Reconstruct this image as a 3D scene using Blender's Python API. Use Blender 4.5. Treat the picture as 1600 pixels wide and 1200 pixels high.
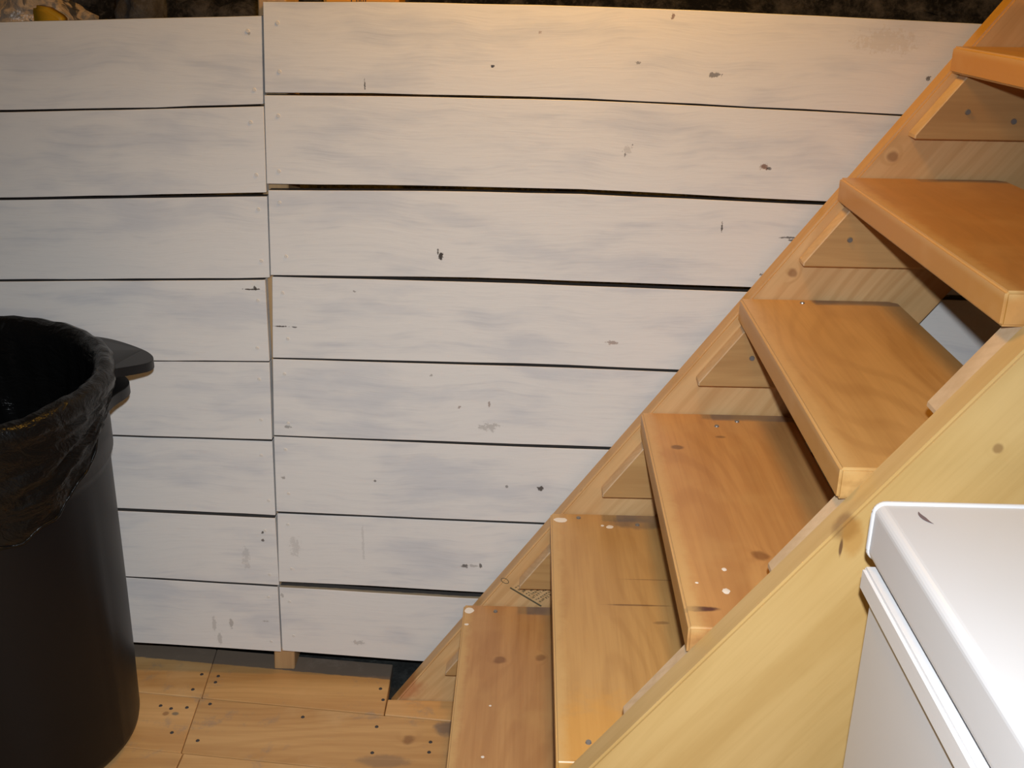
import bpy, bmesh, math, random
from mathutils import Vector, Matrix

for o in list(bpy.data.objects):
    bpy.data.objects.remove(o)
S = bpy.context.scene
C = S.collection
random.seed(7)

# ------------------------------------------------------------------ camera
CAM_LOC = [0.09739, -1.53331, 1.01227]
CAM_ROWS = [[0.99962, 0.024266, 0.013085], [-0.021052, 0.365443, 0.930596], [-0.0178, 0.930518, -0.365815]]
CAM_LENS = 36.6040
cd = bpy.data.cameras.new('camera')
cd.lens = CAM_LENS
cd.sensor_width = 36
cd.clip_start = 0.02
cam = bpy.data.objects.new('camera', cd)
C.objects.link(cam)
r_, u_, f_ = [Vector(v) for v in CAM_ROWS]
m3 = Matrix((r_, u_, -f_)).transposed()
cam.matrix_world = Matrix.Translation(Vector(CAM_LOC)) @ m3.to_4x4()
S.camera = cam

# ------------------------------------------------------------------ world, lights, exposure
S.view_settings.view_transform = 'Standard'
S.view_settings.look = 'None'
S.view_settings.gamma = 1
S.view_settings.exposure = 0.0
S.view_settings.use_curve_mapping = False
w = bpy.data.worlds.new('world')
S.world = w
w.use_nodes = True
w.node_tree.nodes['Background'].inputs[0].default_value = (0.85, 0.85, 0.85, 1)
w.node_tree.nodes['Background'].inputs[1].default_value = 0.006

def add_light(name, kind, loc, energy, color, target=None, **kw):
    l = bpy.data.lights.new(name, kind)
    l.energy = energy
    l.color = color
    for k, v in kw.items():
        setattr(l, k, v)
    o = bpy.data.objects.new(name, l)
    C.objects.link(o)
    o.location = loc
    if target is not None:
        o.rotation_euler = (Vector(target) - Vector(loc)).to_track_quat('-Z', 'Y').to_euler()
    return o

FLASH = Vector(CAM_LOC) + u_ * 0.075 + r_ * 0.015
add_light('camera_flash', 'SPOT', FLASH, 78, (0.935, 0.985, 1.035), FLASH + f_ * 2 - r_ * 0.1 - u_ * 1.6,
          spot_size=math.radians(148), spot_blend=1.0, shadow_soft_size=0.012)
BULB = Vector((0.17, -0.15, 1.40))

# ------------------------------------------------------------------ node helpers
class NT:
    def __init__(self, name):
        self.m = bpy.data.materials.new(name)
        self.m.use_nodes = True
        self.t = self.m.node_tree
        self.b = self.t.nodes['Principled BSDF']
    def n(self, kind, **kw):
        nd = self.t.nodes.new(kind)
        for k, v in kw.items():
            setattr(nd, k, v)
        return nd
    def put(self, sock, v):
        if hasattr(v, 'is_linked'):
            self.t.links.new(v, sock)
        elif isinstance(v, (tuple, list)) and len(v) == 3 and sock.type == 'RGBA':
            sock.default_value = (*v, 1)
        else:
            sock.default_value = v
    def math(self, op, a, b=0.0, clamp=False):
        nd = self.n('ShaderNodeMath', operation=op, use_clamp=clamp)
        self.put(nd.inputs[0], a); self.put(nd.inputs[1], b)
        return nd.outputs[0]
    def vmath(self, op, a, b=(0, 0, 0)):
        nd = self.n('ShaderNodeVectorMath', operation=op)
        self.put(nd.inputs[0], a); self.put(nd.inputs[1], b)
        return nd.outputs['Value'] if op in ('LENGTH', 'DISTANCE', 'DOT_PRODUCT') else nd.outputs[0]
    def mix(self, f, a, b, mode='MIX'):
        nd = self.n('ShaderNodeMix', data_type='RGBA', blend_type=mode)
        self.put(nd.inputs[0], f); self.put(nd.inputs[6], a); self.put(nd.inputs[7], b)
        return nd.outputs[2]
    def ramp(self, v, lo, hi, a=0.0, b=1.0, smooth=True):
        nd = self.n('ShaderNodeMapRange')
        if smooth:
            nd.interpolation_type = 'SMOOTHSTEP'
        self.put(nd.inputs[0], v)
        for i, q in enumerate((lo, hi, a, b)):
            self.put(nd.inputs[i + 1], q)
        return nd.outputs[0]
    def noise(self, v, scale=1.0, detail=3.0, rough=0.5, dist=0.0):
        nd = self.n('ShaderNodeTexNoise')
        self.put(nd.inputs['Vector'], v)
        nd.inputs['Scale'].default_value = scale
        nd.inputs['Detail'].default_value = detail
        nd.inputs['Roughness'].default_value = rough
        nd.inputs['Distortion'].default_value = dist
        return nd.outputs[0]
    def obj(self):
        return self.n('ShaderNodeTexCoord').outputs['Object']
    def rnd(self):
        return self.n('ShaderNodeObjectInfo').outputs['Random']
    def bump(self, h, strength=0.3, dist=0.002):
        nd = self.n('ShaderNodeBump')
        nd.inputs['Strength'].default_value = strength
        nd.inputs['Distance'].default_value = dist
        self.put(nd.inputs['Height'], h)
        self.t.links.new(nd.outputs[0], self.b.inputs['Normal'])
    def done(self, col, rough=0.5, **kw):
        self.put(self.b.inputs['Base Color'], col)
        self.put(self.b.inputs['Roughness'], rough)
        for k, v in kw.items():
            self.put(self.b.inputs[k], v)
        return self.m

def plain(name, col, rough=0.5, **kw):
    return NT(name).done(col, rough, **kw)

def wood(name, light, dark, rot=(0, 0, 0), rough=0.42, streak=0.5, rings=0.35, ring_f=55.0,
         knots=(), stains=(), patch=None, extra=None, along=1.0):
    """wood whose grain runs along local X after the rotation rot"""
    g = NT(name)
    p0 = g.obj()
    mp = g.n('ShaderNodeMapping')
    mp.vector_type = 'TEXTURE'
    g.put(mp.inputs['Vector'], p0)
    mp.inputs['Rotation'].default_value = rot
    p = mp.outputs[0]
    rv = g.rnd()
    off = g.n('ShaderNodeCombineXYZ')
    g.put(off.inputs[0], g.math('MULTIPLY', rv, 37.0))
    g.put(off.inputs[1], g.math('MULTIPLY', rv, 11.3))
    g.put(off.inputs[2], g.math('MULTIPLY', rv, 5.7))
    kd = None
    for (k, r) in knots:
        d = g.vmath('LENGTH', g.vmath('SUBTRACT', p0, k))
        f = g.ramp(d, r * 2.4, r * 0.4)
        kd = f if kd is None else g.math('MAXIMUM', kd, f)
    q = g.vmath('ADD', p, off.outputs[0])
    a1 = g.noise(g.vmath('MULTIPLY', q, (1.6 * along, 22, 22)), 1.0, 4, 0.6)
    a2 = g.noise(g.vmath('MULTIPLY', q, (6 * along, 190, 190)), 1.0, 3, 0.6)
    a3 = g.noise(q, 2.3, 2, 0.5)
    wz = g.noise(g.vmath('MULTIPLY', q, (1.7, 6, 6)), 1.0, 1, 0.4)
    sep = g.n('ShaderNodeSeparateXYZ')
    g.put(sep.inputs[0], q)
    ph = g.math('ADD', g.math('MULTIPLY', g.math('ADD', sep.outputs[1], sep.outputs[2]), ring_f * 6),
                g.math('MULTIPLY', wz, 60.0))
    if kd is not None:
        ph = g.math('ADD', ph, g.math('MULTIPLY', kd, 4.5))
    rg = g.ramp(g.math('SINE', ph), 0.0, 1.0)
    base = g.mix(g.ramp(a1, 0.33, 0.72, 0, streak), light, dark)
    base = g.mix(g.math('MULTIPLY', g.math('MULTIPLY', rg, rings), g.ramp(a3, 0.35, 0.7, 0.25, 1.0)), base, dark)
    base = g.mix(g.ramp(a2, 0.4, 0.8, 0, 0.28), base, dark)
    if patch:
        base = g.mix(g.ramp(g.noise(q, 5.5, 4, 0.6), 0.5, 0.75, 0, patch[1]), base, patch[0])
    for (k, r) in knots:
        e = g.vmath('MULTIPLY', g.vmath('SUBTRACT', p0, k), (1, 1, 1))
        nz = g.noise(p0, 60, 2, 0.5)
        d = g.math('ADD', g.vmath('LENGTH', e), g.math('MULTIPLY', g.math('SUBTRACT', nz, 0.5), r * 0.9))
        base = g.mix(g.ramp(d, r * 1.1, r * 0.5, 0, 0.62), base, (dark[0] * 0.45, dark[1] * 0.36, dark[2] * 0.4))
    for (k, sc, col, amt) in stains:      # soft stains: centre, radii, colour, strength
        e = g.vmath('DIVIDE', g.vmath('SUBTRACT', p0, k), sc)
        d = g.math('ADD', g.vmath('LENGTH', e), g.math('MULTIPLY', g.math('SUBTRACT', g.noise(p0, 45, 3, 0.6), 0.5), 0.9))
        base = g.mix(g.ramp(d, 1.15, 0.6, 0, amt), base, col)
    if extra:
        base = extra(g, base, p0)
    hsv = g.n('ShaderNodeHueSaturation')
    g.put(hsv.inputs['Color'], base)
    g.put(hsv.inputs['Value'], g.ramp(rv, 0, 1, 0.93, 1.06, False))
    g.bump(a2, 0.12, 0.001)
    return g.done(hsv.outputs[0], rough)

# ------------------------------------------------------------------ mesh helpers
def link(name, me, mat, parent=None, loc=None, rot=None):
    o = bpy.data.objects.new(name, me)
    C.objects.link(o)
    if mat is not None and not me.materials:
        me.materials.append(mat)
    if parent is not None:
        o.parent = parent
        base = Vector((0, 0, 0)) if loc is None else Vector(loc)
        pw = Vector(parent.get('_w', (0, 0, 0)))
        o.location = base - pw
        o['_w'] = tuple(base)
    elif loc is not None:
        o.location = loc
        o['_w'] = tuple(loc)
    if rot is not None:
        o.rotation_euler = rot
    return o

def mesh_of(bm, name, smooth=False):
    bmesh.ops.recalc_face_normals(bm, faces=bm.faces)
    me = bpy.data.meshes.new(name)
    bm.to_mesh(me)
    bm.free()
    if smooth:
        for f in me.polygons:
            f.use_smooth = True
    return me

def bevel(bm, w_, seg=1, ang=0.6):
    es = [e for e in bm.edges if len(e.link_faces) == 2 and e.calc_face_angle(0) > ang]
    bmesh.ops.bevel(bm, geom=es, offset=w_, segments=seg, affect='EDGES', clamp_overlap=True)

def prism(pts, y0, y1, bev=0.0, seg=1, axis='Y', bm=None):
    """polygon pts in the plane across axis, extruded from y0 to y1"""
    bm = bm or bmesh.new()
    def P(a, b, c):
        return {'Y': (a, c, b), 'Z': (a, b, c), 'X': (c, a, b)}[axis]
    lo = [bm.verts.new(P(a, b, y0)) for a, b in pts]
    hi = [bm.verts.new(P(a, b, y1)) for a, b in pts]
    n = len(pts)
    bm.faces.new(lo)
    bm.faces.new(hi[::-1])
    for i in range(n):
        j = (i + 1) % n
        bm.faces.new((lo[j], lo[i], hi[i], hi[j]))
    bmesh.ops.recalc_face_normals(bm, faces=bm.faces)
    if bev:
        bevel(bm, bev, seg)
    return bm

def box(x0, x1, y0, y1, z0, z1, bev=0.0, seg=1, bm=None):
    return prism([(x0, z0), (x1, z0), (x1, z1), (x0, z1)], y0, y1, bev, seg, 'Y', bm)

def disc(r, h, n=12, axis='Z', bm=None, c=(0, 0, 0)):
    bm = bm or bmesh.new()
    M = Matrix.Translation(c)
    if axis == 'Y':
        M = M @ Matrix.Rotation(math.radians(90), 4, 'X')
    bmesh.ops.create_cone(bm, cap_ends=True, segments=n, radius1=r, radius2=r * 0.75, depth=h, matrix=M)
    return bm

def empty(name, loc, label=None, cat=None, kind=None, group=None):
    o = bpy.data.objects.new(name, None)
    C.objects.link(o)
    o.location = loc
    o.empty_display_size = 0.05
    o['_w'] = tuple(loc)
    tag(o, label, cat, kind, group)
    return o

def tag(o, label=None, cat=None, kind=None, group=None):
    if label: o['label'] = label
    if cat: o['category'] = cat
    if kind: o['kind'] = kind
    if group: o['group'] = group
    return o

# ------------------------------------------------------------------ measurements
BOARDS_RIGHT = [
  ([(-0.2997, 0.9711), (-0.1248, 0.9735), (0.0593, 0.9725), (0.1511, 0.9721), (0.4259, 0.9655), (0.7231, 0.9558)],
   [(-0.3063, 0.8441), (-0.1707, 0.8462), (-0.0225, 0.8453), (0.1557, 0.844), (0.5338, 0.8316), (0.6348, 0.8281)]),
  ([(-0.3075, 0.8409), (-0.1414, 0.8421), (0.1558, 0.8412), (0.5341, 0.8293), (0.6333, 0.8254)],
   [(-0.3134, 0.7091), (-0.0841, 0.7102), (0.1604, 0.7096), (0.538, 0.6968)]),
  ([(-0.3121, 0.6993), (-0.0352, 0.7027), (0.1607, 0.7018), (0.5328, 0.6918)],
   [(-0.3179, 0.5641), (-0.0223, 0.5673), (0.1151, 0.5654), (0.4395, 0.5593)]),
  ([(-0.316, 0.5615), (0.0141, 0.5592), (0.1153, 0.5575), (0.4373, 0.5514)],
   [(-0.3248, 0.4247), (0.1186, 0.4233), (0.3361, 0.4181)]),
  ([(-0.3249, 0.4224), (0.1187, 0.4189), (0.3332, 0.4142)],
   [(-0.3325, 0.2858), (0.1221, 0.2791), (0.2326, 0.2783)]),
  ([(-0.3327, 0.2835), (-0.1297, 0.2789), (0.1222, 0.2738), (0.2297, 0.2723)],
   [(-0.3383, 0.141), (0.1257, 0.1307)]),
  ([(-0.3375, 0.1366), (0.1258, 0.1269)],
   [(-0.3437, -0.0009), (-0.1915, -0.0046), (0.0186, -0.0132)]),
  ([(-0.3445, -0.0129), (0.0003, -0.027)],
   [(-0.348, -0.1484), (-0.0963, -0.1646)]),
]
BOARDS_LEFT = [
  ([(-0.688, 0.9377), (-0.5404, 0.9437), (-0.3086, 0.9518), (-0.3035, 0.9519)],
   [(-0.7091, 0.8127), (-0.496, 0.8192), (-0.3104, 0.8279)]),
  ([(-0.7097, 0.8089), (-0.3097, 0.8246)],
   [(-0.7314, 0.6799), (-0.3153, 0.6957)]),
  ([(-0.7321, 0.6759), (-0.3148, 0.6893)],
   [(-0.7536, 0.548), (-0.3929, 0.5573), (-0.3202, 0.5598)]),
  ([(-0.7542, 0.5449), (-0.3932, 0.5542), (-0.3276, 0.5565)],
   [(-0.7768, 0.4103), (-0.5269, 0.4156), (-0.3305, 0.4184)]),
  ([(-0.777, 0.4092), (-0.5271, 0.4135), (-0.3306, 0.4167)],
   [(-0.7991, 0.2782), (-0.6078, 0.2798), (-0.3364, 0.2775)]),
  ([(-0.7993, 0.277), (-0.6082, 0.2762), (-0.3366, 0.2739)],
   [(-0.8222, 0.1409), (-0.6156, 0.14), (-0.3411, 0.1328)]),
  ([(-0.8228, 0.1371), (-0.6163, 0.135), (-0.3415, 0.1277)],
   [(-0.8446, 0.0075), (-0.6203, 0.0032), (-0.3441, -0.0076)]),
  ([(-0.8451, 0.0048), (-0.6206, 0.0005), (-0.3467, -0.0116)],
   [(-0.8679, -0.1306), (-0.6246, -0.1372), (-0.3504, -0.1499)]),
]
TREADS = [
    (-0.0096, -0.0011, 0.0041),
    (0.1349, 0.1813, 0.0008),
    (0.2748, 0.3659, -0.0029),
    (0.4136, 0.5578, -0.0046),
    (0.5413, 0.7439, -0.0024),
    (0.6745, 0.9280, 0.0000),
    (0.8152, 1.1124, 0.0),
    (0.9511, 1.2978, 0.0),
]

FLOOR = -0.205
WY = 0.056
STEP = math.radians(53.764)
CS, SN = math.cos(STEP), math.sin(STEP)
def sn(s, n):
    return (s * CS + n * SN, s * SN - n * CS)

# ------------------------------------------------------------------ materials
def paint_material():
    g = NT('white_paint')
    p = g.obj()
    rv = g.rnd()
    off = g.n('ShaderNodeCombineXYZ')
    g.put(off.inputs[0], g.math('MULTIPLY', rv, 21.0))
    g.put(off.inputs[2], g.math('MULTIPLY', rv, 9.0))
    q = g.vmath('ADD', p, off.outputs[0])
    warp = g.noise(q, 4.0, 2, 0.5)
    wv = g.n('ShaderNodeCombineXYZ')
    g.put(wv.inputs[2], g.math('MULTIPLY', warp, 0.05))
    q = g.vmath('ADD', q, wv.outputs[0])
    broad = g.noise(g.vmath('MULTIPLY', q, (4.2, 1, 15)), 1.0, 4, 0.55)
    brush = g.noise(g.vmath('MULTIPLY', q, (9, 1, 130)), 1.0, 3, 0.6)
    fine = g.noise(g.vmath('MULTIPLY', q, (22, 1, 520)), 1.0, 2, 0.6)
    col = g.mix(g.ramp(broad, 0.46, 0.68, 0, 0.85), (0.775, 0.762, 0.735), (0.63, 0.64, 0.66))
    col = g.mix(g.math('MULTIPLY', g.ramp(brush, 0.45, 0.75, 0, 0.55), g.ramp(broad, 0.4, 0.62, 0.15, 1)), col, (0.55, 0.565, 0.59))
    col = g.mix(g.ramp(fine, 0.55, 0.8, 0, 0.16), col, (0.48, 0.46, 0.44))
    # knots, chips and nail holes where they sit on the boards: x, z, radius, darkness
    nz = g.noise(p, 260, 3, 0.7)
    nz2 = g.noise(p, 95, 2, 0.6)
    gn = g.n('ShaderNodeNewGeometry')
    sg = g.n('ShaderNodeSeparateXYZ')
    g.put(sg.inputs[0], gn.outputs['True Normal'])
    spz = g.n('ShaderNodeSeparateXYZ')
    g.put(spz.inputs[0], p)
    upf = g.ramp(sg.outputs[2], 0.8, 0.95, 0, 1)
    bare = g.math('MULTIPLY', g.ramp(spz.outputs[2], 0.002, -0.004), g.ramp(spz.outputs[0], -0.349, -0.345))
    col = g.mix(g.math('MULTIPLY', upf, 0.93), col, (0.035, 0.03, 0.027))     # shade of the gaps painted onto the up-facing edges
    bare = g.math('MULTIPLY', bare, g.ramp(g.math('ADD', spz.outputs[1], g.math('MULTIPLY', g.math('SUBTRACT', g.noise(p, 60, 3, 0.6), 0.5), 0.004)), WY + 0.0100, WY + 0.0070))  # back of this edge keeps the painted shade
    col = g.mix(g.math('MULTIPLY', upf, bare), col, (0.46, 0.36, 0.24))     # bare wood along the top of the lowest board
    for (x, z, rx, rz, amt, c) in PAINT_SPOTS:
        e = g.vmath('DIVIDE', g.vmath('SUBTRACT', p, (x, WY, z)), (rx, 1.0, rz))
        d = g.math('ADD', g.vmath('LENGTH', e), g.math('MULTIPLY', g.math('SUBTRACT', nz, 0.5), 2.2))
        d = g.math('ADD', d, g.math('MULTIPLY', g.math('SUBTRACT', nz2, 0.5), 1.6))
        col = g.mix(g.ramp(d, 0.95, 0.55, 0, amt), col, c)
    g.bump(g.math('ADD', brush, g.math('MULTIPLY', fine, 0.5)), 0.22, 0.0012)
    return g.done(col, 0.52)

DK = (0.045, 0.035, 0.03)
BR = (0.20, 0.10, 0.06)
GY = (0.27, 0.25, 0.23)
PAINT_SPOTS = [
    (0.032, 0.887, .003, .003, 1, DK), (0.442, 0.748, .009, .006, .9, BR), (0.450, 0.746, .004, .003, .8, DK),
    (0.235, 0.770, .009, .009, .3, GY), (0.243, 0.777, .003, .002, .7, DK), (0.232, 0.762, .0015, .004, .7, DK), (0.228, 0.768, .0015, .003, .6, DK),
    (-0.048, 0.600, .004, .007, 1, DK), (-0.052, 0.606, .002, .006, .9, DK),
    (-0.012, 0.040, .007, .004, .8, DK), (0.004, 0.041, .009, .003, .5, GY), (0.016, 0.042, .003, .005, .8, DK),
    (0.189, 0.200, .004, .005, .8, DK), (0.119, 0.197, .006, .005, .9, DK), (0.387, 0.655, .002, .009, .9, DK),
    (-0.186, 0.540, .004, .002, .8, GY), (0.226, 0.463, .014, .004, .6, BR), (0.456, 0.573, .004, .011, .9, DK),
    (0.468, 0.572, .003, .006, .8, DK), (0.358, 0.880, .011, .004, .7, DK), (0.291, 0.960, .004, .005, .8, BR),
    (-0.157, 0.858, .0015, .010, .9, DK), (0.492, 0.640, .014, .0018, .8, DK), (0.497, 0.636, .008, .0016, .8, DK),
    (-0.350, 0.540, .016, .0016, .95, DK), (-0.345, 0.542, .003, .004, .9, DK),
    (-0.308, 0.479, .011, .0015, .95, DK), (-0.285, 0.478, .005, .0014, .8, DK),
    (-0.468, -0.094, .004, .020, .35, GY), (-0.437, -0.090, .004, .014, .55, GY), (-0.460, -0.125, .005, .016, .4, GY),
    (-0.322, 0.206, .006, .004, .7, GY), (-0.373, -0.084, .006, .003, .7, GY), (-0.324, 0.928, .003, .004, .7, GY),
    (-0.309, 0.302, .007, .004, .7, GY), (0.667, 0.880, .004, .004, .8, DK), (-0.366, 0.098, .003, .003, .9, DK),
    (-0.366, 0.083, .003, .003, .8, DK), (-0.207, -0.127, .014, .006, .4, GY), (-0.250, 0.225, .001, .001, 0, GY),
    (-0.066, 0.40, .003, .003, .7, GY), (-0.02, 0.345, .003, .005, .6, BR), (0.03, 0.35, .002, .007, .6, BR),
    (-0.19, 0.087, .0022, .05, .22, GY), (-0.165, 0.205, .003, .003, .7, DK), (-0.34, -0.03, .003, .005, .5, GY),
    (0.03, 0.31, .022, .008, .45, GY), (-0.05, -0.02, .004, .004, .7, DK), (0.60, 0.93, .05, .018, .25, (0.5, 0.42, 0.3)),
    (0.245, 0.895, .004, .0025, .6, DK), (0.10, 0.935, .003, .003, .5, BR), (-0.31, 0.07, .012, .02, .25, GY),
    (-0.40, 0.045, .008, .022, .25, GY), (0.06, 0.20, .003, .003, .6, DK),
]
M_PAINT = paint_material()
M_PAINT_PLAIN = plain('white_paint_nail', (0.70, 0.67, 0.62), 0.5)
M_FRAMING = wood('framing_lumber', (0.56, 0.36, 0.17), (0.36, 0.20, 0.09), rot=(0, math.radians(90), 0), rough=0.6)

def dirt_material(name, a, b, scale=14.0, disp=0.4):
    g = NT(name)
    p = g.obj()
    n1 = g.noise(p, scale, 6, 0.7)
    n2 = g.noise(p, scale * 6, 4, 0.7)
    col = g.mix(g.ramp(n1, 0.42, 0.7), a, b)
    col = g.mix(g.ramp(n2, 0.5, 0.8, 0, 0.5), col, (b[0] * 1.5, b[1] * 1.5, b[2] * 1.5))
    g.bump(g.math('ADD', n1, n2), disp, 0.01)
    return g.done(col, 0.95)

M_DIRT = dirt_material('dark_earth', (0.006, 0.005, 0.0045), (0.13, 0.115, 0.105), 14)
M_SLAB = dirt_material('damp_ground', (0.012, 0.014, 0.013), (0.045, 0.048, 0.045), 25)
M_CONCRETE = dirt_material('concrete', (0.10, 0.097, 0.09), (0.15, 0.14, 0.13), 6, 0.2)

def wear_tread(g, base, p0):
    sep = g.n('ShaderNodeSeparateXYZ')
    g.put(sep.inputs[0], p0)
    x, y, z = sep.outputs
    nz = g.noise(p0, 38, 4, 0.65)
    nb = g.math('MULTIPLY', g.math('SUBTRACT', nz, 0.5), 0.022)
    xx = g.math('SUBTRACT', x, g.math('MULTIPLY', y, SHEAR))
    nose = g.math('MULTIPLY', g.ramp(g.math('ADD', xx, nb), 0.022, 0.004), g.ramp(z, -0.012, -0.001))
    gn = g.n('ShaderNodeNewGeometry')
    sg = g.n('ShaderNodeSeparateXYZ')
    g.put(sg.inputs[0], gn.outputs['True Normal'])
    face = g.ramp(g.math('MULTIPLY', sg.outputs[0], -1.0), 0.75, 0.95, 0, 0.85)
    base = g.mix(face, base, (0.50, 0.235, 0.016))       # thicker, yellower varnish on the front edge
    base = g.mix(g.math('MULTIPLY', nose, 0.7), base, (0.64, 0.42, 0.17))
    # grey-brown strip along the wall-side end, under the cleat of the step above
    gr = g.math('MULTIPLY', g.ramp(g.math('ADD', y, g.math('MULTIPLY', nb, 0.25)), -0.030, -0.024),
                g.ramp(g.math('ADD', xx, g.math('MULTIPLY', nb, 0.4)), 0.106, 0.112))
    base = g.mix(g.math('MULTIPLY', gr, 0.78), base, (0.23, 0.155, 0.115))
    # foot wear: broad paler zones
    fw = g.noise(p0, 9, 3, 0.6)
    base = g.mix(g.ramp(fw, 0.48, 0.72, 0, 0.35), base, (0.60, 0.36, 0.135))
    return base

SHEAR = 0.0
TREAD_L, TREAD_D = (0.60, 0.36, 0.13), (0.38, 0.195, 0.06)
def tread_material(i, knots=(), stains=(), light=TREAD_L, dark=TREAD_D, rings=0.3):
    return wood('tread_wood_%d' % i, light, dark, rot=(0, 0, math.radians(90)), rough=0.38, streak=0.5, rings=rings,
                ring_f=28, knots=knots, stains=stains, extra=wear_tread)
DKB = (0.13, 0.06, 0.03)
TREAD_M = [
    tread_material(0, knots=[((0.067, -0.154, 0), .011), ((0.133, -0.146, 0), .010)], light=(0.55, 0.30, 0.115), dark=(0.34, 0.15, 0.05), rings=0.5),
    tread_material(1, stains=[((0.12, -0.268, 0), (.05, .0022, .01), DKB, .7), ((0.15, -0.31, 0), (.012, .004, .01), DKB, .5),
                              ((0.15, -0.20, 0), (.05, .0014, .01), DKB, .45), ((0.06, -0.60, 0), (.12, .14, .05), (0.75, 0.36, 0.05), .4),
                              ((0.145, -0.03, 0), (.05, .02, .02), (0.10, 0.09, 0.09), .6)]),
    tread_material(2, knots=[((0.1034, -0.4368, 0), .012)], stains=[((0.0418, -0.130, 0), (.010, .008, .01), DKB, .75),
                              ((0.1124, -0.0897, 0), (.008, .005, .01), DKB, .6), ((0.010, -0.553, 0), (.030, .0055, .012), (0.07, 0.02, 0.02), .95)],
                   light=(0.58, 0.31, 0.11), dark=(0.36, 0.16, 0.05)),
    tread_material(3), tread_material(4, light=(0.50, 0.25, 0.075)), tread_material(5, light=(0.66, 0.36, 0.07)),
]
M_CLEAT = wood('cleat_wood', (0.56, 0.34, 0.135), (0.38, 0.20, 0.07), rough=0.5, streak=0.6, rings=0.3, ring_f=40)
M_CLEAT_END = wood('cleat_end_grain', (0.66, 0.49, 0.31), (0.50, 0.35, 0.20), rough=0.7, streak=0.7, rings=0.3, ring_f=70)
ROT_SLOPE = (0, -STEP, 0)
def edge_varnish_falloff(g, base, p0):
    gn = g.n('ShaderNodeNewGeometry')
    sg = g.n('ShaderNodeSeparateXYZ')
    g.put(sg.inputs[0], gn.outputs['True Normal'])
    sp = g.n('ShaderNodeSeparateXYZ')
    g.put(sp.inputs[0], p0)
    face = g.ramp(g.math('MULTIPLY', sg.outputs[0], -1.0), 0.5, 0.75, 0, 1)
    hi = g.ramp(sp.outputs[2], 0.25, 0.85, 0.25, 0.8)  # varnish colour deepens with height, painting in the flash falloff up the stairs
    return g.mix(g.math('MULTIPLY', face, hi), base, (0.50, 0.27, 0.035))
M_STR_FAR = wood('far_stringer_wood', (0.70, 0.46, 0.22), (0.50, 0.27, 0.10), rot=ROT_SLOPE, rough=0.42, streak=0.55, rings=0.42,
                 ring_f=30, knots=[((0.6137, 0.0, 0.775), .009), ((0.4887, 0, 0.5985), .008), ((0.181, 0, 0.2253), .007)],
                 stains=[((-0.13, 0.0, -0.18), (.05, .05, .03), (0.45, 0.13, 0.05), .55)], extra=edge_varnish_falloff)
M_STR_NEAR = wood('near_stringer_wood', (0.62, 0.42, 0.17), (0.47, 0.285, 0.09), rot=ROT_SLOPE, rough=0.36, streak=0.55, rings=0.22,
                  ring_f=18, knots=[((0.408, -0.625, 0.512), .018), ((0.5424, -0.625, 0.600), .006)], stains=[((0.418, -0.625, 0.500), (.012, .03, .024), (0.45, 0.20, 0.03), .45), ((0.402, -0.620, 0.522), (.010, .012, .007), (0.20, 0.08, 0.02), .45), ((0.408, -0.625, 0.488), (.002, .01, .012), (0.08, 0.03, 0.02), .8)], patch=((0.62, 0.42, 0.17), 0.4))
def plank_extra(g, base, p0):
    sep = g.n('ShaderNodeSeparateXYZ')
    g.put(sep.inputs[0], p0)
    x, y, z = sep.outputs
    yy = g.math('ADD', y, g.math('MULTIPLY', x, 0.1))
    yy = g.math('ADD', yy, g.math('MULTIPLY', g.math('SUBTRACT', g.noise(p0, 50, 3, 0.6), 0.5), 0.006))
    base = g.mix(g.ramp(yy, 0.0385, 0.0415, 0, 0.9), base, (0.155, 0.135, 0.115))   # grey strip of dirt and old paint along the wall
    dn = g.noise(p0, 17, 5, 0.7)
    base = g.mix(g.ramp(dn, 0.56, 0.72, 0, 0.45), base, (0.30, 0.24, 0.19))
    return base
M_PLANK = wood('floor_plank_wood', (0.70, 0.42, 0.17), (0.47, 0.235, 0.075), rough=0.45, streak=0.65, rings=0.3, ring_f=30,
               knots=[((-0.098, -0.106, FLOOR), .013), ((-0.532, -0.055, FLOOR), .006)],
               stains=[((-0.03, -0.075, FLOOR), (.03, .02, .02), (0.12, 0.10, 0.10), .7), ((-0.13, -0.16, FLOOR), (.05, .016, .02), (0.2, 0.14, 0.1), .5),
                       ((-0.515, -0.055, FLOOR), (.007, .005, .01), (0.14, 0.13, 0.10), .8)], patch=((0.74, 0.5, 0.25), 0.5), extra=plank_extra)
M_STEEL = plain('screw_steel', (0.24, 0.23, 0.22), 0.28, Metallic=0.35)
M_DARKHOLE = plain('nail_hole_dark', (0.05, 0.045, 0.045), 0.7)
M_DRIP = plain('white_paint_drip', (0.85, 0.80, 0.72), 0.45)

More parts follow.
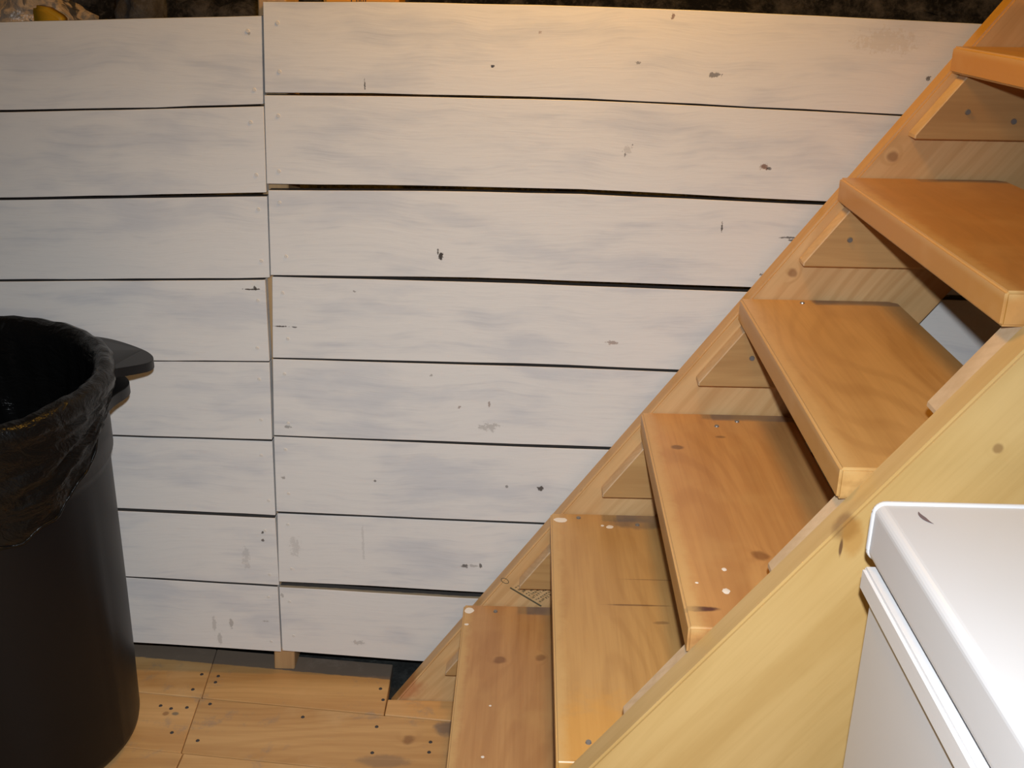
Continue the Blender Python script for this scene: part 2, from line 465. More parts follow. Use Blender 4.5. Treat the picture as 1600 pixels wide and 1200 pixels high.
# ------------------------------------------------------------------ SETTING
# painted board wall
wall = empty('wall_back', (-0.3, WY, FLOOR), kind='structure')
def extend(poly, x_to):
    a, b = (poly[-2], poly[-1]) if x_to > poly[0][0] else (poly[1], poly[0])
    sl = (b[1] - a[1]) / (b[0] - a[0])
    sl = max(-0.02, min(0.02, sl))
    p = (x_to, b[1] + sl * (x_to - b[0]))
    return poly + [p] if x_to > poly[0][0] else [p] + poly
def sample(poly, t):
    for (a, b) in zip(poly, poly[1:]):
        if t <= b[0]:
            return a[1] + (b[1] - a[1]) * (t - a[0]) / max(b[0] - a[0], 1e-9)
    return poly[-1][1]
def board(top, bot, side, idx):
    rnd = random.Random(idx * 3 + (side == 'R'))
    if side == 'R':
        top, bot = extend(top, 1.45), extend(bot, 1.45)
    else:
        top, bot = extend(top, -1.5), extend(bot, -1.5)
    n = 22
    dy = rnd.uniform(-0.0012, 0.0012)
    bm = bmesh.new()
    rings = []
    for i in range(n + 1):
        u = i / n
        xt = top[0][0] + (top[-1][0] - top[0][0]) * u
        xb = bot[0][0] + (bot[-1][0] - bot[0][0]) * u
        zt, zb = sample(top, xt), sample(bot, xb)
        y0 = WY + dy
        zt += rnd.uniform(-.0003, .0003); zb += rnd.uniform(-.0004, .0004)
        rings.append([bm.verts.new(v) for v in ((xb, y0, zb), (xt, y0, zt), (xt, y0 + .0185, zt), (xb, y0 + .0185, zb))])
    for a, b in zip(rings, rings[1:]):
        for k in range(4):
            l = (k + 1) % 4
            bm.faces.new((a[k], a[l], b[l], b[k]))
    bm.faces.new(rings[0][::-1]); bm.faces.new(rings[-1])
    bmesh.ops.recalc_face_normals(bm, faces=bm.faces)
    bevel(bm, 0.0006, 1, 0.9)
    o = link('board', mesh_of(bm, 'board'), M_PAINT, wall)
    # two painted-over nail heads near the joint
    xe = top[0][0] if side == 'R' else top[-1][0]
    s = 1 if side == 'R' else -1
    for f in (0.2, 0.8):
        x = xe + s * (0.018 + rnd.uniform(-.004, .004))
        z = sample(bot, x) + (sample(top, x) - sample(bot, x)) * (f + rnd.uniform(-.06, .06))
        link('nail', NAIL, M_PAINT_PLAIN, o, (x, WY + dy - 0.0003, z))
NAIL = mesh_of(disc(0.0032, 0.0016, 10, 'Y'), 'nail')
for i, (t, b) in enumerate(BOARDS_RIGHT):
    board(t, b, 'R', i)
for i, (t, b) in enumerate(BOARDS_LEFT):
    board(t, b, 'L', i)
for xs in (-1.35, -0.863, 0.89, 1.42):
    zt = 0.90
    link('stud', mesh_of(box(xs - 0.0, xs + 0.038, WY + 0.021, WY + 0.109, FLOOR, zt, 0.002), 'stud'), M_FRAMING, wall)

link('stud', mesh_of(prism([(-0.3715, FLOOR), (-0.3335, FLOOR), (-0.262, 1.15), (-0.304, 1.15)], WY + 0.021, WY + 0.109, 0.002), 'stud'), M_FRAMING, wall)

# earth bank behind the boards
bm = bmesh.new()
prof = [(0.30, -0.20), (0.36, 0.2), (0.40, 0.6), (0.43, 0.80), (0.47, 0.855), (0.60, 0.87), (0.72, 0.885), (0.80, 0.95), (0.90, 1.12), (1.05, 1.35), (1.3, 1.6), (1.5, 1.7)]
fine = []
for a, b in zip(prof, prof[1:]):
    for k in range(4):
        fine.append((a[0] + (b[0] - a[0]) * k / 4, a[1] + (b[1] - a[1]) * k / 4))
fine.append(prof[-1])
rr = random.Random(3)
cols = []
for i in range(121):
    xx = -1.7 + i * 3.9 / 120
    col = []
    for j, (yy, zz) in enumerate(fine):
        flat = 0.25 if 14 < j < 26 else 1.0
        col.append(bm.verts.new((xx + rr.uniform(-.01, .01), yy + rr.uniform(-.012, .012) * flat + 0.02 * math.sin(xx * 7 + j), zz + rr.uniform(-.014, .014) * flat)))
    cols.append(col)
for a, b in zip(cols, cols[1:]):
    for j in range(len(a) - 1):
        bm.faces.new((a[j], b[j], b[j + 1], a[j + 1]))
bank = link('wall_rear', mesh_of(bm, 'earth_bank', True), M_DIRT)
tag(bank, kind='structure')

# ground slab under the planks
slab = link('floor', mesh_of(box(-1.7, 2.2, -3.3, 1.5, -0.30, -0.232), 'ground'), M_SLAB)
tag(slab, kind='structure')
# planks laid along the wall, a little askew
def seam(k):
    return {0: 0.0865, 1: -0.0585, 2: -0.1998}.get(k, -0.1998 - 0.143 * (k - 2))
plankset = empty('floor.001', (0, 0, FLOOR), kind='structure')
rp = random.Random(11)
def plank(x0, x1, ya, yb, e0=0.0, e1=0.0, flat_back=None):
    g = 0.0007
    q = [(x0, yb - 0.1 * x0 + g), (x1, yb - 0.1 * x1 + g), (x1 + e1, ya - 0.1 * x1 - g), (x0 + e0, ya - 0.1 * x0 - g)]
    if flat_back is not None:
        q[2] = (q[2][0], flat_back); q[3] = (q[3][0], flat_back)
    dz = rp.uniform(-0.0008, 0.0)
    o = link('plank', mesh_of(prism(q, FLOOR - 0.019 + dz, FLOOR + dz, 0.0012, 1, 'Z'), 'plank'), M_PLANK, plankset)
    return o
HEAD = mesh_of(disc(0.0034, 0.0012, 10, 'Z'), 'screw_head')
def floor_screws(o, pts):
    for (x, y) in pts:
        link('screw', HEAD, M_DARKHOLE, o, (x, y, FLOOR + 0.0002))
pl = []
a = plank(-1.65, -0.4830, seam(0), seam(1), -0.0, -0.014); pl.append(a)
floor_screws(a, [(-0.502, 0.056), (-0.505, 0.012)])
a = plank(-0.4818, -0.1490, seam(0), seam(1), -0.014, -0.003)
floor_screws(a, [(-0.470, 0.052), (-0.470, 0.034), (-0.165, 0.028), (-0.156, -0.003)])
a = plank(-0.1475, 2.1, 0.0, seam(1), 0, 0, flat_back=-0.0015)
a = plank(-1.65, -0.4745, seam(1), seam(2), 0, -0.0115)
floor_screws(a, [(-0.548, -0.035), (-0.527, -0.042), (-0.50, -0.038), (-0.505, -0.104)])
a = plank(-0.4733, 2.1, seam(1), seam(2), -0.0115, 0)
floor_screws(a, [(-0.462, -0.027), (-0.455, -0.122), (-0.157, -0.075), (-0.155, -0.140), (-0.06, -0.110), (-0.06, -0.135), (-0.29, -0.055)])
joints = [(-0.47,), (-0.9, 0.3), (-0.47, 1.1), (0.1,), (-0.9, 0.6), (-0.4, 1.3), (0.2,), (-0.7, 0.8)]
for k in range(2, 22):
    js = joints[(k - 2) % len(joints)]
    ends = [-1.65] + list(js) + [2.1]
    for x0, x1 in zip(ends, ends[1:]):
        plank(x0 + 0.001, x1 - 0.001, seam(k), seam(k + 1))

# the cellar around: side walls, the wall behind the camera, the ceiling
for nm, bx in (('wall_left', (-1.78, -1.68, -3.3, 1.5, -0.3, 1.86)), ('wall_right', (2.2, 2.3, -3.3, 1.5, -0.3, 1.86)),
               ('wall_front', (-1.78, 2.3, -3.4, -3.3, -0.3, 1.86))):
    tag(link(nm, mesh_of(box(*bx), nm), M_CONCRETE), kind='structure')
bm = box(-1.78, 0.80, -3.4, 1.5, 1.86, 1.9)
box(0.80, 2.3, -3.4, -0.66, 1.86, 1.9, bm=bm)
tag(link('ceiling', mesh_of(bm, 'ceiling'), plain('ceiling_boards', (0.10, 0.075, 0.05), 0.8)), kind='structure')

# ------------------------------------------------------------------ STAIRCASE
stairs = empty('staircase', (-0.03, -0.295, FLOOR), 'open-riser wooden staircase with varnished yellow pine treads rising to the right', 'staircase')
def stringer(n_of, y0, y1, mat, depth=0.232):
    s1 = 2.02
    zb = -0.231
    def at_z(n_fn, z):
        s = 0.0
        for _ in range(30):
            s = (z + n_fn(s) * CS) / SN
        return s
    sa = at_z(n_of, zb)
    sb = at_z(lambda s: n_of(s) + depth, zb)
    pts = [sn(sa, n_of(sa))]
    for k in range(1, 13):
        s = sa + (s1 - sa) * k / 12
        pts.append(sn(s, n_of(s)))
    pts.append(sn(s1, n_of(s1) + depth))
    pts.append(sn(sb, n_of(sb) + depth))
    return link('stringer', mesh_of(prism(pts, y0, y1, 0.003, 2), 'stringer'), mat, stairs)
far = stringer(lambda s: 0.0172, 0.0, 0.035, M_STR_FAR)
near = stringer(lambda s: 0.0112 + 0.0205 * s, -0.625, -0.590, M_STR_NEAR)

SCREW = mesh_of(disc(0.0042, 0.003, 14, 'Z'), 'screw')
SCREWY = mesh_of(disc(0.0046, 0.003, 14, 'Y'), 'screw')
def blob(rx, ry, seed):
    r2 = random.Random(seed)
    bm = bmesh.new()
    n = 14
    ring = [bm.verts.new((rx * math.cos(2 * math.pi * i / n) * r2.uniform(.85, 1.1), ry * math.sin(2 * math.pi * i / n) * r2.uniform(.85, 1.1), 0)) for i in range(n)]
    c = bm.verts.new((0, 0, 0.0009))
    for i in range(n):
        bm.faces.new((ring[i], ring[(i + 1) % n], c))
    return mesh_of(bm, 'paint_drip', True)
TREAD_SCREWS = {0: [(0.0553, -0.0203)], 1: [(0.0461, -0.0162), (0.1411, -0.0354), (0.0387, -0.5556)],
                2: [(0.1467, -0.030), (0.112, -0.05)], 3: [(0.09, -0.02)]}
DRIPS = {0: [(0.0105, -0.0188, .008, .009), (0.0084, -0.060, .004, .003), (0.057, -0.2665, .002, .002), (0.0514, -0.376, .0025, .0025)],
         1: [(0.0164, -0.0243, .011, .008), (0.0959, -0.0439, .006, .006), (0.084, -0.040, .003, .003)],
         2: [(0.0489, -0.5164, .0045, .006), (0.0544, -0.4696, .003, .004), (0.018, -0.500, .002, .002)]}
for i, (fx, fz, dx) in enumerate(TREADS):
    D, W, T = 0.238, 0.5885, 0.0352
    q = [(0, -0.0008), (D - 0.014, -0.0008), (D, -0.012), (D + dx, -W), (dx, -W)]
    bm = prism(q, -T, 0.0, 0.0, 1, 'Z')
    es = [e for e in bm.edges if abs(e.verts[0].co.z - e.verts[1].co.z) < 1e-6 or max(abs(e.verts[0].co.x), abs(e.verts[1].co.x)) < 0.05]
    bmesh.ops.bevel(bm, geom=es, offset=0.0028, segments=3, affect='EDGES')
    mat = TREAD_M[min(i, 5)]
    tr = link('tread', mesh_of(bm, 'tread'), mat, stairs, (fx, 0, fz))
    for (x, y) in TREAD_SCREWS.get(i, []):
        link('screw', SCREW, M_STEEL, tr, (fx + x, y, fz + 0.0004))
    for k, (x, y, a_, b_) in enumerate(DRIPS.get(i, [])):
        link('paint_drip', blob(a_, b_, i * 10 + k), M_DRIP, tr, (fx + x, y, fz + 0.0001))

# cleats under every tread, on both stringers; the sawn front end shows paler end grain
def cleat(i, y0, y1, nf, drop, taper=0.0):
    fx, fz, dx = TREADS[i]
    zt = fz - 0.0354
    zb = fz - drop
    def x_at(z, n):
        return (n + z * CS) / SN
    q = [(x_at(zb, nf) + 0.004, zb), (x_at(zb + 0.006, nf), zb + 0.006), (x_at(zt, nf), zt), (fx + 0.215, zt), (fx + 0.200, zb)]
    bm = prism(q, y0, y1, 0.0015, 1)
    me = mesh_of(bm, 'cleat')
    me.materials.append(M_CLEAT)
    me.materials.append(M_CLEAT_END)
    for f in me.polygons:
        if f.normal.x < -0.4:
            f.material_index = 1
    return link('cleat', me, None, stairs)
CLEAT_SCREWS = {4: [(0.5591, 0.6583), (0.640, 0.69)], 5: [(0.6981, 0.8426), (0.764, 0.8306)], 3: [(0.4348, 0.4716)]}
DROP = [0.128, 0.131, 0.139, 0.134, 0.127, 0.124, 0.13, 0.13]
for i in range(8):
    c = cleat(i, -0.030, -0.0005, [0.040, 0.036, 0.038, 0.034, 0.032, 0.030, 0.03, 0.03][i], DROP[i])
    for (x, z) in CLEAT_SCREWS.get(i, []):
        link('screw', SCREWY, M_STEEL, c, (x, -0.0306, z))
    cleat(i, -0.5895, -0.558, [0.030, 0.028, 0.030, 0.033, 0.033, 0.034, 0.03, 0.03][i], [0.13, 0.13, 0.135, 0.134, 0.13, 0.13, 0.13, 0.13][i])


# lumber stamp printed on the far stringer: a ring, a thick bar and rows of small type
M_INK = plain('stamp_ink', (0.10, 0.085, 0.045), 0.7)
bm = bmesh.new()
SY = -0.0006
def stroke(x0, z0, x1, z1, wd):
    d = Vector((x1 - x0, 0, z1 - z0)).normalized()
    n = Vector((-d.z, 0, d.x)) * wd / 2
    a, b = Vector((x0, SY, z0)), Vector((x1, SY, z1))
    bm.faces.new([bm.verts.new(v) for v in (a - n, b - n, b + n, a + n)])
stroke(0.0697, 0.0346, 0.124, -0.001, 0.0028)
for k in range(16):
    t0, t1 = 2 * math.pi * k / 16, 2 * math.pi * (k + 1) / 16
    def el(t):
        u, v = 0.0072 * math.cos(t), 0.0042 * math.sin(t)
        return (0.0607 + u * 0.84 + v * 0.55, 0.0480 - u * 0.55 + v * 0.84)
    stroke(*el(t0), *el(t1), 0.0011)
rs = random.Random(5)
ux, uz = 0.78, 0.62            # type runs up the board
vx, vz = 0.84, -0.54           # rows follow one another down the bar
for row in range(8):
    ox, oz = 0.080 + vx * row * 0.0072, 0.0335 + vz * row * 0.0072
    h = 0.0048 if row % 3 else 0.0038
    n_ = 3 + row
    for c_ in range(n_):
        cx, cz = ox + ux * c_ * 0.0042, oz + uz * c_ * 0.0042
        for _ in range(rs.choice((2, 3, 3))):
            a0, b0 = rs.uniform(0, .003), rs.uniform(0, h)
            if rs.random() < 0.5:
                stroke(cx + ux * a0, cz + uz * a0, cx + ux * a0 - vx * h * .8, cz + uz * a0 - vz * h * .8, 0.0007)
            else:
                stroke(cx - vx * b0, cz - vz * b0, cx - vx * b0 + ux * .003, cz - vz * b0 + uz * .003, 0.0007)
link('grade_stamp', mesh_of(bm, 'grade_stamp'), M_INK, stairs)

# ------------------------------------------------------------------ CHEST FREEZER
M_FRZ = NT('white_enamel')
_p = M_FRZ.obj()
_n = M_FRZ.noise(_p, 420, 2, 0.5)
M_FRZ.bump(_n, 0.06, 0.0006)
M_FRZ = M_FRZ.done(M_FRZ.mix(M_FRZ.ramp(M_FRZ.noise(_p, 7, 3, 0.6), 0.45, 0.8, 0, 0.2), (0.60, 0.60, 0.61), (0.54, 0.54, 0.545)), 0.38)
M_TRIM = plain('white_plastic_trim', (0.68, 0.68, 0.69), 0.35)
M_GASKET = plain('gasket_rubber', (0.10, 0.085, 0.075), 0.7)
FX0, FX1, FY0, FY1, FZ = 0.4065, 1.26, -1.34, -0.700, 0.5785
frz = empty('chest_freezer', ((FX0 + FX1) / 2, (FY0 + FY1) / 2, FLOOR), 'white chest freezer with closed lid standing in front of the staircase', 'freezer')
HL = 0.0555
def round_rect(x0, x1, z0, z1, r, n=6):
    pts = []
    for cx, cz, a0 in ((x1 - r, z1 - r, 0), (x0 + r, z1 - r, 90), (x0 + r, z0 + r, 180), (x1 - r, z0 + r, 270)):
        for k in range(n + 1):
            t = math.radians(a0 + 90 * k / n)
            pts.append((cx + r * math.cos(t), cz + r * math.sin(t)))
    return pts
prof_lid = round_rect(FX0, FX1, FZ - HL, FZ, 0.009)
link('lid', mesh_of(prism(prof_lid, FY0, FY1, 0.0), 'lid'), M_FRZ, frz)
# bright rolled lip round the back end of the lid
def tube(path, r, bm=None, n=8):
    bm = bm or bmesh.new()
    rings = []
    for i, p in enumerate(path):
        d = (path[min(i + 1, len(path) - 1)] - path[max(i - 1, 0)]).normalized()
        a = d.cross(Vector((0, 0.3, 0.9)))
        if a.length < 1e-4:
            a = d.cross(Vector((1, 0, 0)))
        a.normalize(); b = d.cross(a)
        rings.append([bm.verts.new(p + a * r * math.cos(2 * math.pi * k / n) + b * r * math.sin(2 * math.pi * k / n)) for k in range(n)])
    for A, B in zip(rings, rings[1:]):
        for k in range(n):
            l = (k + 1) % n
            bm.faces.new((A[k], A[l], B[l], B[k]))
    bm.faces.new(rings[0][::-1]); bm.faces.new(rings[-1])
    return bm
_lp = [Vector((FX1 - 0.01, FY1 - 0.002, FZ - 0.001))] + [Vector((a, FY1 - 0.002, b)) for a, b in round_rect(FX0 + 0.001, FX1 - 0.001, FZ - HL + 0.001, FZ - 0.001, 0.009)[7:21]]
link('lid_lip', mesh_of(tube(_lp, 0.0034), 'lid_lip', True), M_TRIM, frz)
link('gasket', mesh_of(box(FX0 + 0.012, FX1 - 0.012, FY0 + 0.012, FY1 - 0.014, FZ - HL - 0.007, FZ - HL), 'gasket'), M_GASKET, frz)
link('top_frame', mesh_of(box(FX0 - 0.004, FX1 + 0.004, FY0 - 0.004, FY1 - 0.004, FZ - HL - 0.031, FZ - HL - 0.0065, 0.003, 2), 'top_frame'), M_TRIM, frz)
link('body', mesh_of(box(FX0 + 0.004, FX1 - 0.004, FY0 + 0.004, FY1 - 0.010, FLOOR + 0.02, FZ - HL - 0.030, 0.006, 2), 'body'), M_FRZ, frz)
for (x, y) in ((FX0 + 0.06, FY0 + 0.06), (FX1 - 0.06, FY0 + 0.06), (FX0 + 0.06, FY1 - 0.06), (FX1 - 0.06, FY1 - 0.06)):
    link('foot', mesh_of(disc(0.02, 0.021, 12, 'Z', c=(0, 0, 0)), 'foot'), M_GASKET, frz, (x, y, FLOOR + 0.0105))
# smudge: a small crescent scuff near the back corner of the lid
bm = bmesh.new()
n = 10
outer, inner = [], []
for k in range(n + 1):
    t = math.radians(150 + 90 * k / n)
    wd = 0.0045 * math.sin(math.pi * k / n) + 0.0002
    outer.append(bm.verts.new((0.016 * math.cos(t), 0.016 * math.sin(t), 0)))
    inner.append(bm.verts.new(((0.016 - wd) * math.cos(t), (0.016 - wd) * math.sin(t), 0)))
for k in range(n):
    bm.faces.new((outer[k], outer[k + 1], inner[k + 1], inner[k]))
link('scuff_mark', mesh_of(bm, 'scuff_mark'), plain('scuff', (0.16, 0.12, 0.13), 0.6), frz, (FX0 + 0.047, -0.724, FZ + 0.0004))
# fine scratches on the side
bm = bmesh.new()
for pts in ([(-0.80, 0.36), (-0.803, 0.34), (-0.811, 0.325), (-0.825, 0.315)], [(-0.78, 0.305), (-0.795, 0.302), (-0.815, 0.300)]):
    tube([Vector((FX0 + 0.0038, a, b)) for a, b in pts], 0.0005, bm, 5)
link('scratch', mesh_of(bm, 'scratch'), M_TRIM, frz)

# ------------------------------------------------------------------ DUSTBIN with its liner
RC, RR_, RZ = Vector((-0.7352, -0.2116, 0)), 0.2215, 0.4839
BC, BR_ = Vector((-0.7464, -0.1285, 0)), 0.1850
def can_pt(u, ph, dr=0.0):
    """u = 0 at the floor, 1 at the rim"""
    c = BC.lerp(RC, u)
    # rounded foot, nearly straight side
    R = BR_ + (RR_ - BR_) * (u ** 0.85) + dr
    z = FLOOR + (RZ - FLOOR) * u + u * (-0.0286 * R * math.cos(ph) + 0.036 * R * math.sin(ph))
    return Vector((c.x + R * math.cos(ph), c.y + R * math.sin(ph), z))
M_BIN = NT('black_bin_plastic')
M_BIN.bump(M_BIN.noise(M_BIN.obj(), 300, 2, 0.5), 0.08, 0.0006)
M_BIN = M_BIN.done((0.004, 0.0045, 0.006), 0.42, **{'Specular IOR Level': 0.2})
def liner_material():
    g = NT('black_liner_plastic')
    p = g.obj()
    a = g.noise(g.vmath('MULTIPLY', p, (16, 16, 30)), 1.0, 4, 0.6, 1.5)
    b = g.noise(p, 110, 3, 0.6)
    g.bump(g.math('ADD', a, g.math('MULTIPLY', b, 0.25)), 0.7, 0.006)
    return g.done((0.004, 0.004, 0.004), 0.3, **{'Specular IOR Level': 0.2})
M_LINER = liner_material()
can = empty('trash_can', (BC.x, BC.y, FLOOR), 'tall round black plastic trash can with a liner folded over its rim', 'trash can')
NP = 96
def loft(rows, name, smooth=True, cap0=False, bm=None):
    bm = bm or bmesh.new()
    vs = [[bm.verts.new(p) for p in r] for r in rows]
    for a, b in zip(vs, vs[1:]):
        for k in range(len(a)):
            l = (k + 1) % len(a)
            bm.faces.new((a[k], a[l], b[l], b[k]))
    if cap0:
        bm.faces.new(vs[0][::-1])
    bmesh.ops.recalc_face_normals(bm, faces=bm.faces)
    return mesh_of(bm, name, smooth)
rows = []
prof = [(0.0, -0.030), (0.004, -0.018), (0.012, -0.008), (0.026, -0.002), (0.045, 0.0), (0.2, 0), (0.4, 0), (0.6, 0), (0.78, 0), (0.80, 0.0), (0.806, 0.006), (0.86, 0.006), (0.93, 0.004), (0.985, 0.004), (0.992, 0.012), (1.0, 0.010), (1.0, 0.0), (0.9, -0.006), (0.5, -0.006), (0.1, -0.006), (0.02, -0.01)]
for (u, dr) in prof:
    row = []
    for k in range(NP):
        ph = 2 * math.pi * k / NP
        e = dr
        if 0.04 < u < 0.75 and dr == 0.0 and k % 16 == 13:
            e += 0.0022              # moulded vertical ribs
        row.append(can_pt(u, ph, e))
    rows.append(row)
link('body', loft(rows, 'body', True, True), M_BIN, can)

# moulded handle: two stacked tongues on the wall side
def tongue(pts, z, th, drop, sub=6):
    bm = bmesh.new()
    c = Vector((RC.x, RC.y, 0))
    top, bot = [], []
    # outline smoothed by Chaikin
    P = [Vector((a, b, 0)) for a, b in pts]
    for _ in range(3):
        Q = []
        for a, b in zip(P, P[1:]):
            Q += [a.lerp(b, .25), a.lerp(b, .75)]
        P = [P[0]] + Q + [P[-1]]
    for p in P:
        d = (p - c).length - RR_
        zz = z - drop * max(d, 0)
        top.append(bm.verts.new((p.x, p.y, zz)))
        bot.append(bm.verts.new((p.x, p.y, zz - th)))
    bm.faces.new(top); bm.faces.new(bot[::-1])
    for i in range(len(P)):
        j = (i + 1) % len(P)
        bm.faces.new((top[j], top[i], bot[i], bot[j]))
    bmesh.ops.recalc_face_normals(bm, faces=bm.faces)
    bevel(bm, 0.004, 2, 0.8)
    return bm
def rim_xy(deg, dr=0.004):
    t = math.radians(deg)
    return (RC.x + (RR_ + dr) * math.cos(t), RC.y + (RR_ + dr) * math.sin(t))
up = [rim_xy(66), (-0.590, 0.034), (-0.535, 0.008), (-0.492, -0.020), (-0.474, -0.065), (-0.486, -0.105), rim_xy(14, 0.012), rim_xy(8), rim_xy(20), rim_xy(33), rim_xy(46)]
lo = [rim_xy(44), (-0.545, -0.030), (-0.515, -0.062), (-0.506, -0.097), (-0.511, -0.140), rim_xy(6, 0.008), rim_xy(0), rim_xy(14), rim_xy(30)]
link('handle', mesh_of(tongue(up, 0.482, 0.014, 0.30), 'handle'), M_BIN, can)
link('handle', mesh_of(tongue(lo, 0.436, 0.016, 0.2), 'handle'), M_BIN, can)

# liner: inside wall, roll over the rim, skirt with a scalloped hem
rl = random.Random(21)
K = 180
ampl = [[rl.uniform(0, 2 * math.pi) for _ in range(6)] for _ in range(2)]
def wr(ph, v, s):
    return s * (0.5 * math.sin(9 * ph + 5 * v + ampl[0][0]) + 0.35 * math.sin(17 * ph - 8 * v + ampl[0][1]) + 0.3 * math.sin(31 * ph + 13 * v + ampl[0][2]) + 0.25 * math.sin(53 * ph - 21 * v + ampl[0][3]))
def hem_drop(ph):
    d = math.degrees(ph)
    d = (d + 180) % 360 - 180
    tab = [(-180, .10), (-120, .15), (-80, .185), (-49, .172), (-39, .168), (-31, .158), (-23, .137), (-14, .108), (-7, .088), (6, .048), (15, .030), (60, .030), (110, .05), (180, .10)]
    for a, b in zip(tab, tab[1:]):
        if a[0] <= d <= b[0]:
            return a[1] + (b[1] - a[1]) * (d - a[0]) / (b[0] - a[0])
    return 0.1
rows = []
H = RZ - FLOOR
for v, dr, dz in [(0, -0.030, -0.52), (0, -0.028, -0.36), (0, -0.024, -0.24), (0, -0.020, -0.16), (0, -0.018, -0.10), (0, -0.016, -0.06), (0, -0.014, -0.03), (0, -0.010, -0.010), (0, -0.004, 0.004), (0, 0.006, 0.010), (0, 0.016, 0.006), (0, 0.022, -0.004), (0, 0.021, -0.016)]:
    row = []
    for k in range(K):
        ph = 2 * math.pi * k / K
        inner = dr < -0.008
        s = 0.010 if inner else 0.0022
        p = can_pt(1.0, ph, dr + wr(ph, dz * 12, s) * (1 if not inner else min(1, -dz * 8)))
        p.z += dz + (wr(ph + 1, dz * 9, 0.0018))
        c = BC.lerp(RC, 1 + dz / H)
        p.x += c.x - RC.x; p.y += c.y - RC.y
        if inner:   # follow the taper
            f = 1 + dz * 0.16
            p.x = c.x + (p.x - c.x) * f; p.y = c.y + (p.y - c.y) * f
        row.append(p)
    rows.append(row)
for j in range(1, 15):
    t = j / 14
    row = []
    for k in range(K):
        ph = 2 * math.pi * k / K
        drop = hem_drop(ph) + 0.004 * math.sin(23 * ph)
        z = 0.016 + (drop - 0.016) * t
        u = 1 - z / H
        p = can_pt(u, ph, 0.020 - 0.007 * t + wr(ph, 3 * t, 0.0032) + 0.0055 * math.sin(3.0 * ph * 2 + 26 * t) * math.sin(math.pi * min(1, t * 1.1)) * 0.6)
        row.append(p)
    rows.append(row)
link('liner', loft(rows, 'liner'), M_LINER, can)
hem = []
K2 = 180
for k in range(K2 + 1):
    ph = 2 * math.pi * k / K2
    drop = hem_drop(ph) + 0.004 * math.sin(23 * ph)
    hem.append(can_pt(1 - drop / H, ph, 0.0125 + wr(ph, 3, 0.0032)))
link('liner_hem', mesh_of(tube(hem, 0.0022, None, 6), 'liner_hem', True), M_LINER, can)

# ------------------------------------------------------------------ THINGS ON THE EARTH LEDGE BEHIND THE BOARDS
def lump(name, c, r, seed, amp, sub=4, freq=9.0):
    from mathutils import noise as mn
    bm = bmesh.new()
    bmesh.ops.create_icosphere(bm, subdivisions=sub, radius=1.0)
    for v in bm.verts:
        d = v.co.normalized()
        q = Vector((d.x + seed, d.y, d.z))
        a = mn.noise(q * 1.7) * amp + abs(mn.noise(q * freq / 2)) * amp * 0.5 + abs(mn.noise(q * freq)) * amp * 0.25
        s = 1 + a
        z = d.z * s
        v.co = Vector((d.x * s * r[0], d.y * s * r[1], max(z, -0.85) * r[2]))
    zmin = min(v.co.z for v in bm.verts)
    for v in bm.verts:
        v.co = v.co + Vector((c[0], c[1], c[2] - zmin))
    return bm
def bag_material():
    g = NT('crumpled_bag_plastic')
    p = g.obj()
    n1 = g.noise(p, 26, 3, 0.6, 1.0)
    n2 = g.noise(p, 90, 3, 0.6)
    col = g.mix(g.ramp(n1, 0.40, 0.55), (0.30, 0.28, 0.27), (0.72, 0.54, 0.36))
    col = g.mix(g.ramp(n1, 0.56, 0.66), col, (0.10, 0.095, 0.095))
    g.bump(n2, 0.6, 0.004)
    return g.done(col, 0.25)
b1 = link('plastic_bag', mesh_of(lump('bag', (-0.85, 0.46, 0.872), (0.11, 0.060, 0.070), 3.3, 0.5), 'plastic_bag', True), bag_material())
tag(b1, 'crumpled grey and tan plastic bag behind the top left board', 'bag')
b2 = link('yellow_packet', mesh_of(prism([(-0.762, 0.868), (-0.712, 0.868), (-0.708, 0.928), (-0.716, 0.938), (-0.735, 0.950), (-0.758, 0.955)], 0.315, 0.350, 0.006, 3), 'yellow_packet', True), plain('yellow_wrapper', (0.62, 0.36, 0.03), 0.35))
tag(b2, 'small yellow packet in front of the crumpled plastic bag at top left', 'packet')
b3 = link('cloth_bundle', mesh_of(lump('cloth', (-0.635, 0.50, 0.872), (0.042, 0.045, 0.08), 8.1, 0.4), 'cloth_bundle', True), dirt_material('grey_brown_cloth', (0.075, 0.06, 0.045), (0.13, 0.12, 0.11), 30, 0.3))
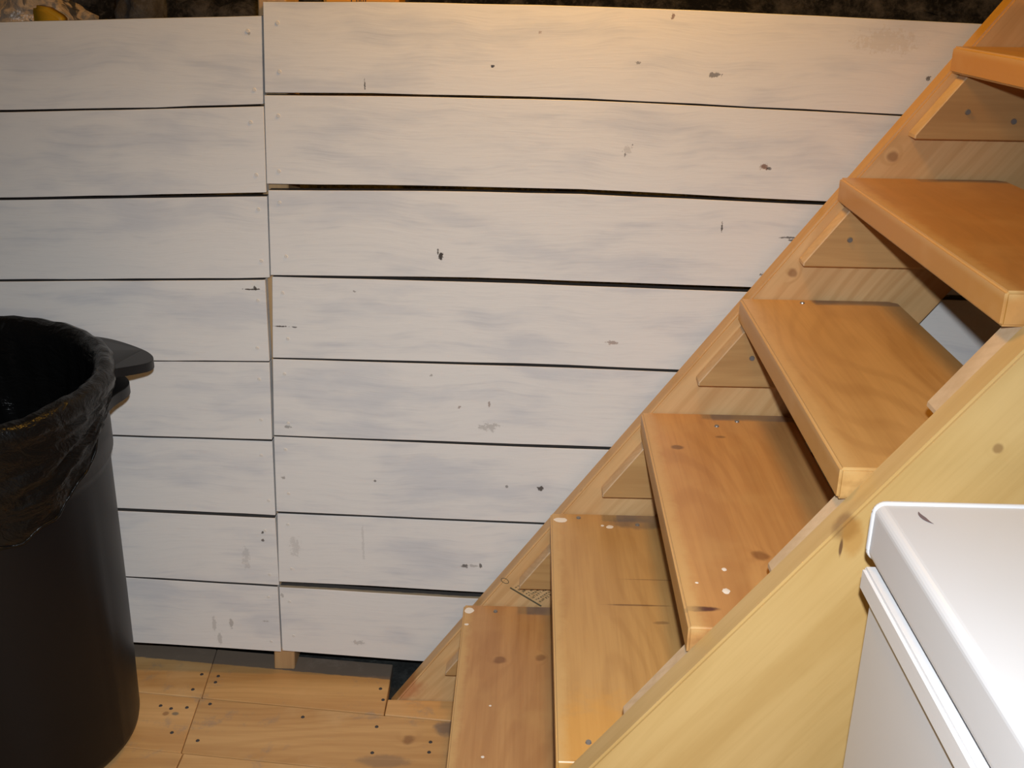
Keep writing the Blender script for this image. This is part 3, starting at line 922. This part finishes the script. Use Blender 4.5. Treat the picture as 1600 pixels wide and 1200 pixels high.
tag(b3, 'dim grey-brown bundle right of the plastic bag behind the boards', 'bundle')
pk = empty('yellow_package', (-0.205, 0.42, 0.858), 'orange-yellow package with dark print behind the right-hand top board', 'package')
link('carton', mesh_of(box(-0.270, -0.141, 0.35, 0.45, 0.878, 1.06, 0.006, 2), 'carton'), plain('orange_card', (0.80, 0.36, 0.015), 0.45), pk)
bm = bmesh.new()
for k, xx in enumerate((-0.222, -0.213, -0.206, -0.198)):
    if k in (0, 3):
        box(xx, xx + 0.0016, 0.3492, 0.3499, 0.964, 0.978, bm=bm)
    else:
        box(xx, xx + 0.005, 0.3492, 0.3499, 0.964, 0.9655, bm=bm)
        box(xx, xx + 0.005, 0.3492, 0.3499, 0.976, 0.978, bm=bm)
        box(xx, xx + 0.0014, 0.3492, 0.3499, 0.964, 0.978, bm=bm)
        box(xx + 0.0042, xx + 0.0056, 0.3492, 0.3499, 0.964, 0.978, bm=bm)
link('printed_letters', mesh_of(bm, 'printed_letters'), plain('dark_print', (0.05, 0.03, 0.02), 0.6), pk)

# ------------------------------------------------------------------ warm bulb in a ceiling socket above the stairs
lampo = empty('ceiling_bulb', (BULB.x, BULB.y, 1.86), 'bare warm light bulb in a pull-cord socket above the stairs', 'lamp')
link('socket', mesh_of(disc(0.03, 0.10, 20), 'socket'), plain('porcelain', (0.7, 0.68, 0.62), 0.3), lampo, (BULB.x, BULB.y, 1.81))
link('cord', mesh_of(disc(0.006, 0.30, 10), "cord"), M_GASKET, lampo, (BULB.x, BULB.y, 1.62))
g = NT('bulb_glass')
g.put(g.b.inputs['Emission Color'], (1.0, 0.62, 0.28))
g.put(g.b.inputs['Emission Strength'], 12.0)
bm = bmesh.new()
bmesh.ops.create_uvsphere(bm, u_segments=20, v_segments=14, radius=0.03)
link('bulb', mesh_of(bm, 'bulb', True), g.done((1, 0.8, 0.5), 0.3), lampo, (BULB.x, BULB.y, BULB.z + 0.04))
add_light('warm_bulb_light', 'POINT', BULB, 14, (1.0, 0.50, 0.06), shadow_soft_size=0.08)
